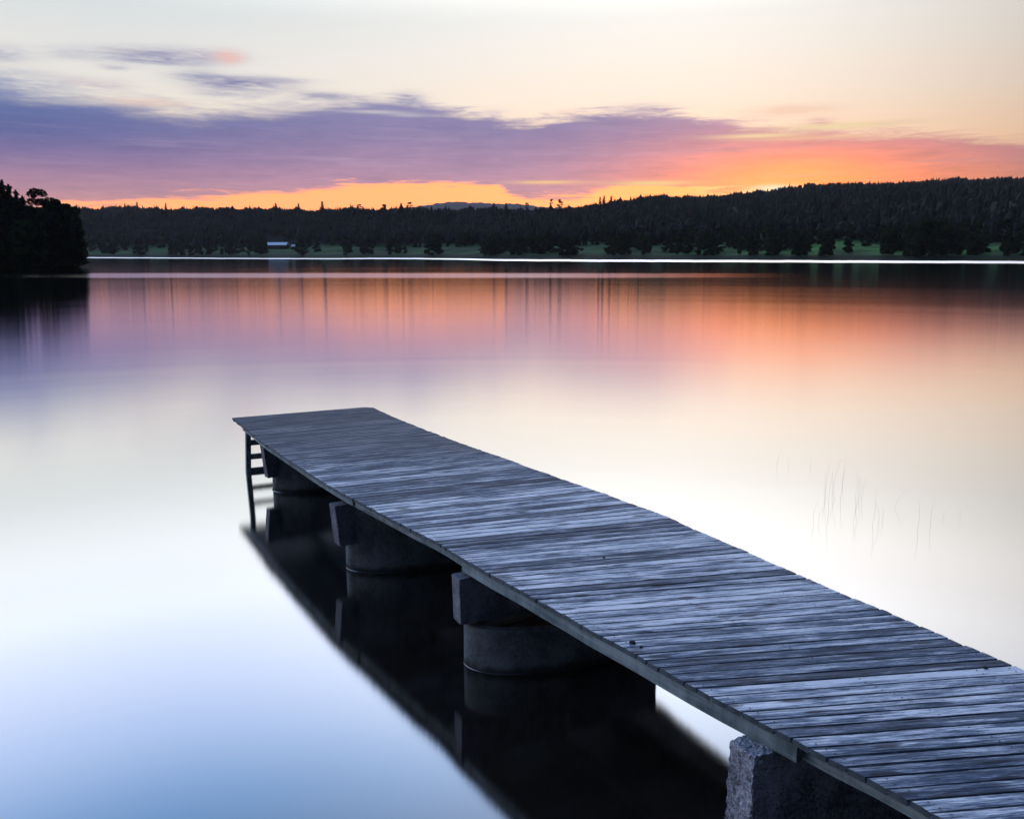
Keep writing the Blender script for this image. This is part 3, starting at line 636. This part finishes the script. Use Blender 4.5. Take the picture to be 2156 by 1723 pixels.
# bearing of the boards along the jetty (degrees), from far to near
ang_s = [0, 1.6, 4.1, 6.0, 6.9, 7.5, 8.8, 9.9, 10.6, 11.4, 12.0, 12.6, 13.4, 16]
ang_v = [26.5, 26, 24.0, 21.5, 19.5, 16.5, 12.0, 9.6, 8.4, 7.4, 7.0, 7.4, 8.4, 9]
def hitR(p, ang):
    d = np.array([math.cos(ang), math.sin(ang)]); best = None
    for a, b in zip(PR[:-1], PR[1:]):
        A = np.array([d, -(b - a)]).T
        try: s, t_ = np.linalg.solve(A, a - p)
        except Exception: continue
        if -1e-6 <= t_ <= 1 + 1e-6 and s > .5: best = s if best is None else min(best, s)
    return best or 2.2
PITCH = .1105
total = aL[-1]; nb = int(total / PITCH)
jet = empty('jetty', (0, 8, 0)); tag(jet, 'long weathered plank jetty leading out from lower right into the calm lake', 'jetty')
jinv = Matrix.Translation((0, -8, 0))
def jlink(name, me, M):   # a part of the jetty placed by a world matrix
    o = bpy.data.objects.new(name, me); C.objects.link(o); o.parent = jet; o.matrix_local = jinv @ M; return o
boards = []
rb = random.Random(3)
for k in range(nb):
    s0 = k * PITCH; s1 = s0 + PITCH
    pa, pb = atL(s0), atL(s1)
    a0, a1 = R(np.interp(s0, ang_s, ang_v)), R(np.interp(s1, ang_s, ang_v))
    La, Lb = hitR(pa, a0), hitR(pb, a1)
    qa = pa + La * np.array([math.cos(a0), math.sin(a0)]); qb = pb + Lb * np.array([math.cos(a1), math.sin(a1)])
    gap_ = rb.choice([.007, .009, .010, .012, .014]) if rb.random() > .12 else .020
    # inset the two long sides by half a gap
    dn = (pb - pa) / np.linalg.norm(pb - pa) * gap_ / 2 / math.sin(R(55)); dm = (qb - qa) / np.linalg.norm(qb - qa) * gap_ / 2 / math.sin(R(60))
    boards.append((pa + dn, pb - dn, qa + dm, qb - dm))
def board_mesh(bm, P, mat_only=None, origin=None, ang=0., z=0., seed=0):
    rr = random.Random(seed); pa, pb, qa, qb = P; n = 12; th = .033
    e0, e1 = rr.uniform(-.019, -.010), rr.uniform(-.006, .008)
    ca, sa = math.cos(-ang), math.sin(-ang)
    cup = rr.uniform(-.0015, .003); tz = rr.uniform(-.0018, .0018)
    rows = []
    for i in range(n + 1):
        s = i / n
        A = pa + (qa - pa) * s; B = pb + (qb - pb) * s
        d = (qa - pa) / np.linalg.norm(qa - pa)
        if i == 0: A = A + d * e0; B = B + d * (e0 + rr.uniform(-.004, .004))
        if i == n: A = A + d * e1; B = B + d * (e1 + rr.uniform(-.005, .005))
        wv_ = rr.uniform(-.0009, .0009); prof = []
        AB = B - A
        for (q, zz) in ((0, -.003), (.03, 0), (.5, cup), (.97, 0), (1, -.003), (1, -th), (0, -th)):
            P_ = A + AB * q - origin
            prof.append(bm.verts.new((P_[0] * ca - P_[1] * sa, P_[0] * sa + P_[1] * ca, zz + wv_ + tz * (q - .5) * 2)))
        rows.append(prof)
    for a, b in zip(rows, rows[1:]):
        for j in range(7):
            fc = bm.faces.new((a[j], b[j], b[(j + 1) % 7], a[(j + 1) % 7])); fc.material_index = 1 if j in (0, 3, 5) else 0  # dirty dark edges; the underside is darkened too, its shade painted in
    W = np.linalg.norm(qa - pa)
    for dn_ in (.055, .98, 1.76, W - .06):   # pairs of nail heads over each beam
        if dn_ > W - .03: continue
        for q in (.25, .75):
            s = (dn_ + rr.uniform(-.008, .008)) / W; A = pa + (qa - pa) * s; B = pb + (qb - pb) * s; P_ = A + (B - A) * (q + rr.uniform(-.05, .05)) - origin
            c = (P_[0] * ca - P_[1] * sa, P_[0] * sa + P_[1] * ca); r_ = .0052
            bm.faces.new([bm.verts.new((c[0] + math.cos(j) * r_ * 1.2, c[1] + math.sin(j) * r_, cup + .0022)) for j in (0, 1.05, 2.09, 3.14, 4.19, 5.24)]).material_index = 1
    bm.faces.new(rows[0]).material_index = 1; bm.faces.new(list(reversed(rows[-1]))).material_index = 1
vis_last = int((total - 1.8) / PITCH) + 1
ind = list(range(vis_last - 100, vis_last)); rest = [k for k in range(nb) if k not in ind]
for k in ind:
    P = boards[k]; org = (P[0] + P[3]) / 2; d = P[2] - P[0]; ang = math.atan2(d[1], d[0]); z = deck_z(org[1])
    bm = bmesh.new(); board_mesh(bm, P, None, org, ang, z, k); bmesh.ops.recalc_face_normals(bm, faces=bm.faces[:])
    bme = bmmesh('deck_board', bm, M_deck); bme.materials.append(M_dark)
    jlink('deck_board', bme, Matrix.Translation((org[0], org[1], z)) @ Matrix.Rotation(ang, 4, 'Z'))
bm = bmesh.new(); org0 = (boards[0][0] + boards[0][3]) / 2; ang0 = R(26); c_, s_ = math.cos(-ang0), math.sin(-ang0)
for k in rest:
    P = boards[k]; z = deck_z((P[0][1] + P[3][1]) / 2); b2 = bmesh.new(); board_mesh(b2, P, None, org0, ang0, z, k)
    bmesh.ops.translate(b2, verts=b2.verts[:], vec=(0, 0, z)); me = bpy.data.meshes.new('t'); b2.to_mesh(me); b2.free(); bm.from_mesh(me); bpy.data.meshes.remove(me)
bmesh.ops.recalc_face_normals(bm, faces=bm.faces[:])
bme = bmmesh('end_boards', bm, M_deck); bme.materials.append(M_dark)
o = jlink('end_boards', bme, Matrix.Translation((org0[0], org0[1], 0)) @ Matrix.Rotation(ang0, 4, 'Z')); o['kind'] = 'stuff'

# beams under the boards; inset from the left edge in metres
def nrmL(s):
    a, b = atL(max(0, s - .3)), atL(min(total, s + .3)); d = b - a; d /= np.linalg.norm(d); return np.array([-d[1], d[0]]), d
def beam(s0, s1, inset, depth, thick, mt, label=None, flip=False, zoff=.0, fn=None):
    n = max(2, int((s1 - s0) / .25)); bm = bmesh.new(); rows = []
    Ps = []
    for i in range(n + 1):
        s = s0 + (s1 - s0) * i / n; nn_, d = nrmL(s); p_ = atL(s)
        right = -nn_ if np.dot(nn_, [1, .3]) < 0 else nn_
        Ps.append((p_ + right * inset, right))
    org = Ps[0][0]; v_ = Ps[-1][0] - org; ang = math.atan2(v_[1], v_[0]); ca, sa = math.cos(-ang), math.sin(-ang)
    for (p_, right) in Ps:
        z = deck_z(p_[1]) - .0335 - zoff; prof = []
        for (q, dz) in ((0, 0), (thick, 0), (thick, -depth), (0, -depth)):
            w_ = p_ + right * q - org; prof.append(bm.verts.new((w_[0] * ca - w_[1] * sa, w_[0] * sa + w_[1] * ca, z + dz + rb.uniform(-.001, .001))))
        rows.append(prof)
    for a, b in zip(rows, rows[1:]):
        for j in range(4): bm.faces.new((a[j], b[j], b[(j + 1) % 4], a[(j + 1) % 4]))
    bm.faces.new(rows[0]); bm.faces.new(list(reversed(rows[-1]))); bmesh.ops.recalc_face_normals(bm, faces=bm.faces[:])
    o = jlink('beam', bmmesh('beam', bm, mt), Matrix.Translation((org[0], org[1], 0)) @ Matrix.Rotation(ang, 4, 'Z'))
    if label: o['label'] = label
def s_at(y):   # arc length on the left edge where its y is reached
    return float(np.interp(-y, -PL[:, 1], aL))
beam(.5, s_at(9.10), .05, .10, .045, M_beam)
beam(s_at(9.22), s_at(6.95), .075, .115, .045, M_beam)
beam(s_at(7.12), s_at(4.19), .012, .110, .05, M_beam, 'long pale green-grey outer beam with dark stains at its near end')
beam(s_at(4.5), total - .02, .085, .118, .05, M_beam)
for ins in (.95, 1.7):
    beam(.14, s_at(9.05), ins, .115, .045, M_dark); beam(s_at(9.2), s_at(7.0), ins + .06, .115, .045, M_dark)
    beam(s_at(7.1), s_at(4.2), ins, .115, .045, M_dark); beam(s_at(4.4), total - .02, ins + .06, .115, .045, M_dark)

# concrete piers
def pier(i, le, ang, L, thick, ztop, zbot, lean, ring, label, mt, seed):
    a = R(ang); r = empty('concrete_pier', (le[0], le[1], 0), 0); tag(r, label, 'pier', 'concrete piers under the jetty')
    bm = bmesh.new(); rr = random.Random(seed)
    M_ = Matrix.Rotation(a, 4, 'Z') @ Matrix.Translation((L / 2, 0, (ztop + zbot) / 2))
    rough_ = mt is M_rough
    box(bm, M_, L, thick, ztop - zbot, (.006 if not rough_ else .004), (int(L / .02) if rough_ else 30, 9 if rough_ else 4, int((ztop - zbot) / .02) if rough_ else 12), .0075 if rough_ else .0018, rr)
    for v in bm.verts:   # the slabs taper a little towards the foot
        u_ = (v.co.x * math.cos(a) + v.co.y * math.sin(a)); k = max(0, 1 - u_ / .9) * (ztop - v.co.z) * lean
        v.co.x += k * math.cos(a); v.co.y += k * math.sin(a)
    link('slab', bmmesh('slab', bm, mt), r)
    if ring:
        a = R(23); cx, cy, rad, zt, zb = ring; bm = bmesh.new(); n = 96; prof = [(rad, zb), (rad, .0), (rad, zt - .012), (rad - .012, zt), (rad - .10, zt), (rad - .10, zb)]
        rows = []
        for j in range(n):
            A = 2 * math.pi * j / n; q = 1 + rr.uniform(-.0006, .0006)
            row = []
            for p_, z_ in prof:   # oval ring: long axis across the jetty
                ex, ey = math.cos(A) * p_ * q, math.sin(A) * (p_ - rad * .53) * q
                row.append(bm.verts.new((cx - le[0] + ex * math.cos(a) - ey * math.sin(a), cy - le[1] + ex * math.sin(a) + ey * math.cos(a), z_)))
            rows.append(row)
        for j in range(n):
            a_, b_ = rows[j], rows[(j + 1) % n]
            for k in range(6): bm.faces.new((a_[k], b_[k], b_[(k + 1) % 6], a_[(k + 1) % 6]))
        bmesh.ops.recalc_face_normals(bm, faces=bm.faces[:])
        link('well_ring', bmmesh('well_ring', bm, M_ring), r)
        bm = bmesh.new(); c_ = bm.verts.new((cx - le[0], cy - le[1], zt - .05)); rim = []   # dark disc added, its colour standing for the shade inside the ring
        for j in range(48):
            A = 2 * math.pi * j / 48; ex, ey = math.cos(A) * (rad - .11), math.sin(A) * (rad * .47 - .11)
            rim.append(bm.verts.new((cx - le[0] + ex * math.cos(a) - ey * math.sin(a), cy - le[1] + ex * math.sin(a) + ey * math.cos(a), zt - .06 + rr.uniform(-.012, .012))))
        for j in range(48): bm.faces.new((c_, rim[j], rim[(j + 1) % 48]))
        bmesh.ops.recalc_face_normals(bm, faces=bm.faces[:]); link('ring_shade_disc', bmmesh('ring_shade_disc', bm, M_ring_shade), r)
        bm = bmesh.new(); rows = []   # the water climbs a little up the wet concrete
        for j in range(n):
            A = 2 * math.pi * j / n; row = []
            for e_, z_ in ((.002, .009), (.004, .005), (.008, .002), (.016, .0004)):
                ex, ey = math.cos(A) * (rad + e_), math.sin(A) * (rad * .47 + e_)
                row.append(bm.verts.new((cx - le[0] + ex * math.cos(a) - ey * math.sin(a), cy - le[1] + ex * math.sin(a) + ey * math.cos(a), z_)))
            rows.append(row)
        for j in range(n):
            for k in range(3): bm.faces.new((rows[j][k], rows[(j + 1) % n][k], rows[(j + 1) % n][k + 1], rows[j][k + 1]))
        bmesh.ops.recalc_face_normals(bm, faces=bm.faces[:]); link('water_film', bmmesh('water_film', bm, M_film, True), r)
    return r
pier(1, (-3.78, 12.72), 36, 1.95, .14, .78, .25, .10, (-2.82, 13.30, .95, .62, -1.5), 'farthest concrete pier, nearest the ladder at the outer end of the jetty', M_conc, 1)
pier(2, (-2.03, 9.38), 34, 1.95, .17, .82, .34, .10, (-1.05, 9.95, .95, .77, -1.5), 'second concrete pier from the outer end, its slab end standing left of the ring', M_conc, 2)
pier(3, (-.49, 7.08), 27, 2.12, .165, .86, .44, .03, (.47, 7.54, .96, .40, -1.5), 'middle concrete pier with its low wide ring standing clear of the water', M_conc, 3)
pier(4, (1.262, 4.335), 28, 2.1, .195, .925, -.4, -.02, None, 'nearest concrete pier, a rough pitted slab at the lower right edge', M_rough, 4)

# bathing ladder at the outer end
A26 = R(26); dx_ = np.array([math.cos(A26), math.sin(A26)]); out = np.array([-math.sin(A26), math.cos(A26)])
foot = np.array([-4.42, 14.07]); topp = np.array([-4.32, 13.88])
lad = empty('bathing_ladder', (foot[0], foot[1], 0)); tag(lad, 'dark wooden bathing ladder hanging from the outer end of the jetty', 'ladder')
def bar(name, a, b, wx, wy, par, mt, org, bev=.003):
    a, b = Vector(a), Vector(b); d = b - a; bm = bmesh.new()
    q = d.to_track_quat('Z', 'Y').to_matrix().to_4x4()
    if abs(d.z) > .5 * d.length:   # keep posts square to the jetty end
        z_ = d.normalized(); x_ = Vector((dx_[0], dx_[1], 0)); y_ = z_.cross(x_).normalized(); x_ = y_.cross(z_); q = Matrix((x_, y_, z_)).transposed().to_4x4()
    box(bm, Matrix.Translation((a + b) / 2 - Vector(org)) @ q, wx, wy, d.length, bev); return link(name, bmmesh(name, bm, mt), par)
og = (foot[0], foot[1], 0)
for k in (0, .62):
    f_ = foot + dx_ * k; t_ = topp + dx_ * k; v_ = (f_ - t_)
    bar('ladder_post', (*(f_ + v_ * .9), -.85), (*t_, .93), .075, .115, lad, M_beam, og)
for z in (.02, .27, .52):
    q = z / .93; f_ = foot + (topp - foot) * q
    bar('rung', (*(f_ + dx_ * .02), z), (*(f_ + dx_ * .60), z), .04, .09, lad, M_beam, og)

# shore under the near end of the jetty and behind the photographer
us = np.linspace(-30, 30, 121); ks = np.linspace(0, 26, 70); U, K = np.meshgrid(us, ks, indexing='ij')
edge_y = np.interp(U, [-30, -6, 0, 1.6, 2.6, 4.5, 8, 30], [-3, -.5, 1.2, 3.5, 4.25, 3.4, 1.0, -4])
Zg = -.12 + .34 * K ** .85; Zg = np.minimum(Zg, 2.1 + .02 * K) + .05 * np.sin(U * 5.1 + K * 3) * np.cos(U * 2.3 - K * 4.4) + RNG.normal(size=U.shape) * .012
V = np.stack([U, edge_y - K, Zg], -1).reshape(-1, 3); nk = len(ks)
I, J = np.meshgrid(np.arange(len(us) - 1), np.arange(nk - 1), indexing='ij'); b0 = (I * nk + J).ravel()
m, t, p = mat('shore_earth'); oc = tcoord(t); t.l.new(t.mix(t.noise(oc, 3, 6, .6), (.03, .03, .022), (.10, .09, .07)), p.inputs['Base Color']); p.inputs['Roughness'].default_value = .95; bump(t, p, t.noise(oc, 18, 5, .6), .8, .03)
tag(link('ground', npmesh('ground', V, np.stack([b0, b0 + 1, b0 + nk + 1, b0 + nk], -1), m, True)), kind='structure')
def rock(x, y, z, s, label, seed, mt):
    rr = random.Random(seed); bm = bmesh.new(); bmesh.ops.create_icosphere(bm, subdivisions=3, radius=1)
    from mathutils import noise as mn
    for v in bm.verts:
        k = 1 + .28 * mn.noise(v.co * 1.1 + Vector((seed * 7.1, 0, 0))) + .10 * mn.noise(v.co * 3.3 + Vector((0, seed * 3., 0)))
        v.co = Vector((v.co.x * s * 1.2, v.co.y * s, v.co.z * s * .7)) * k
    o = link('shore_rock' if s > .05 else 'pebble', bmmesh('rock', bm, mt, True), None, (x, y, z)); o.rotation_euler = (0, 0, rr.uniform(0, 6)); return tag(o, label, 'rock' if s > .05 else 'pebble')
rock(2.05, 4.05, .10, .21, 'rounded pale shore rock in the dark under the near end of the jetty', 1, M_conc)
rock(1.72, 4.05, .02, .17, 'smaller rock beside the nearest pier, half hidden under the jetty', 2, M_ring)
rock(2.5, 4.35, .08, .24, 'dark rock deep under the near end of the jetty', 3, M_ring)
# pebbles on the deck
def on_deck(x, y):
    dx = (x - 1600) / 2700; dz = (1279 - y) / 2700; Y_ = math.cos(TILT) + math.sin(TILT) * dz; Z_ = -math.sin(TILT) + math.cos(TILT) * dz
    gx_, gy_ = dx / -Z_, Y_ / -Z_; d = drop(gy_); return gx_ * d, gy_ * d, H_ - d
for (x, y, s, lb) in [(1977, 2010, .018, 'largest pale pebble lying on the deck boards left of the middle'), (2003, 2022, .011, 'small dark pebble just right of the pale one on the deck'), (3078, 2088, .015, 'dark pebble lying alone near the right edge of the deck'), (1887, 1742, .010, 'tiny dark crumb on the middle of the deck')]:
    a, b, c = on_deck(x, y); rock(a, b, c + s * .4, s, lb, int(x), M_ring)

# thin water horsetail stems standing in the lake
m, t, p = mat('dry_reed'); p.inputs['Base Color'].default_value = (.42, .38, .33, 1); p.inputs['Roughness'].default_value = .8; M_reed = m
def on_water(x, y):
    dx = (x - 1600) / 2700; dz = (1279 - y) / 2700; Y_ = math.cos(TILT) + math.sin(TILT) * dz; Z_ = -math.sin(TILT) + math.cos(TILT) * dz
    return dx / -Z_ * H_, Y_ / -Z_ * H_
reeds = [(2427, 1460, .42, .10), (2455, 1462, .26, -.03), (2552, 1640, .34, 0), (2567, 1630, .22, .02), (2573, 1545, .50, .06), (2585, 1555, .40, -.05), (2592, 1600, .62, .02), (2600, 1545, .55, .1), (2612, 1560, .40, -.08), (2625, 1560, .48, .05), (2632, 1500, .38, .04), (2667, 1590, .55, 0), (2674, 1570, .42, .02), (2683, 1590, .46, -.02), (2690, 1560, .33, .05), (2722, 1640, .5, .03), (2738, 1640, .36, -.06), (2750, 1625, .22, .02), (2790, 1585, .26, .16), (2865, 1660, .42, 0), (2910, 1640, .40, .02), (2952, 1620, .12, 0), (2990, 1620, .14, .03), (2525, 1455, .24, .02)]
for i, (x, y, h, ln_) in enumerate(reeds):
    X_, Y_ = on_water(x, y); bm = bmesh.new(); n = 8; rows = []
    bend = random.uniform(-.06, .06)
    for k in range(n + 1):
        s = k / n; r_ = .0014 * (1 - s * .6); cx = ln_ * s ** 2 + bend * math.sin(s * 3.1); cz = -.1 + (h + .1) * s
        rows.append([bm.verts.new((cx + math.cos(a) * r_, math.sin(a) * r_, cz)) for a in (0, 2.1, 4.2)])
    for a, b in zip(rows, rows[1:]):
        for j in range(3): bm.faces.new((a[j], a[(j + 1) % 3], b[(j + 1) % 3], b[j]))
    o = link('reed_stem', bmmesh('reed_stem', bm, M_reed), None, (X_, Y_, 0))
    tag(o, 'faint thin reed stem rising from the pale water right of the jetty', 'reed', 'reed stems right of the jetty')

# thin evening haze over the lake
m = bpy.data.materials.new('haze_air'); m.use_nodes = True; t = NT(m.node_tree); t.n.remove(t.n['Principled BSDF'])
pv = t.n.new('ShaderNodeVolumePrincipled'); pv.inputs['Color'].default_value = (.9, .88, .95, 1); pv.inputs['Density'].default_value = HAZE; pv.inputs['Anisotropy'].default_value = .5
t.l.new(pv.outputs[0], t.n['Material Output'].inputs['Volume'])
bm = bmesh.new(); box(bm, Matrix.Translation((0, 2900, 148)), 15000, 6200, 306)
hz = link('haze', bmmesh('haze', bm, m)); tag(hz, 'thin bluish evening haze in the air over the lake and hills', 'haze', None, 'stuff')
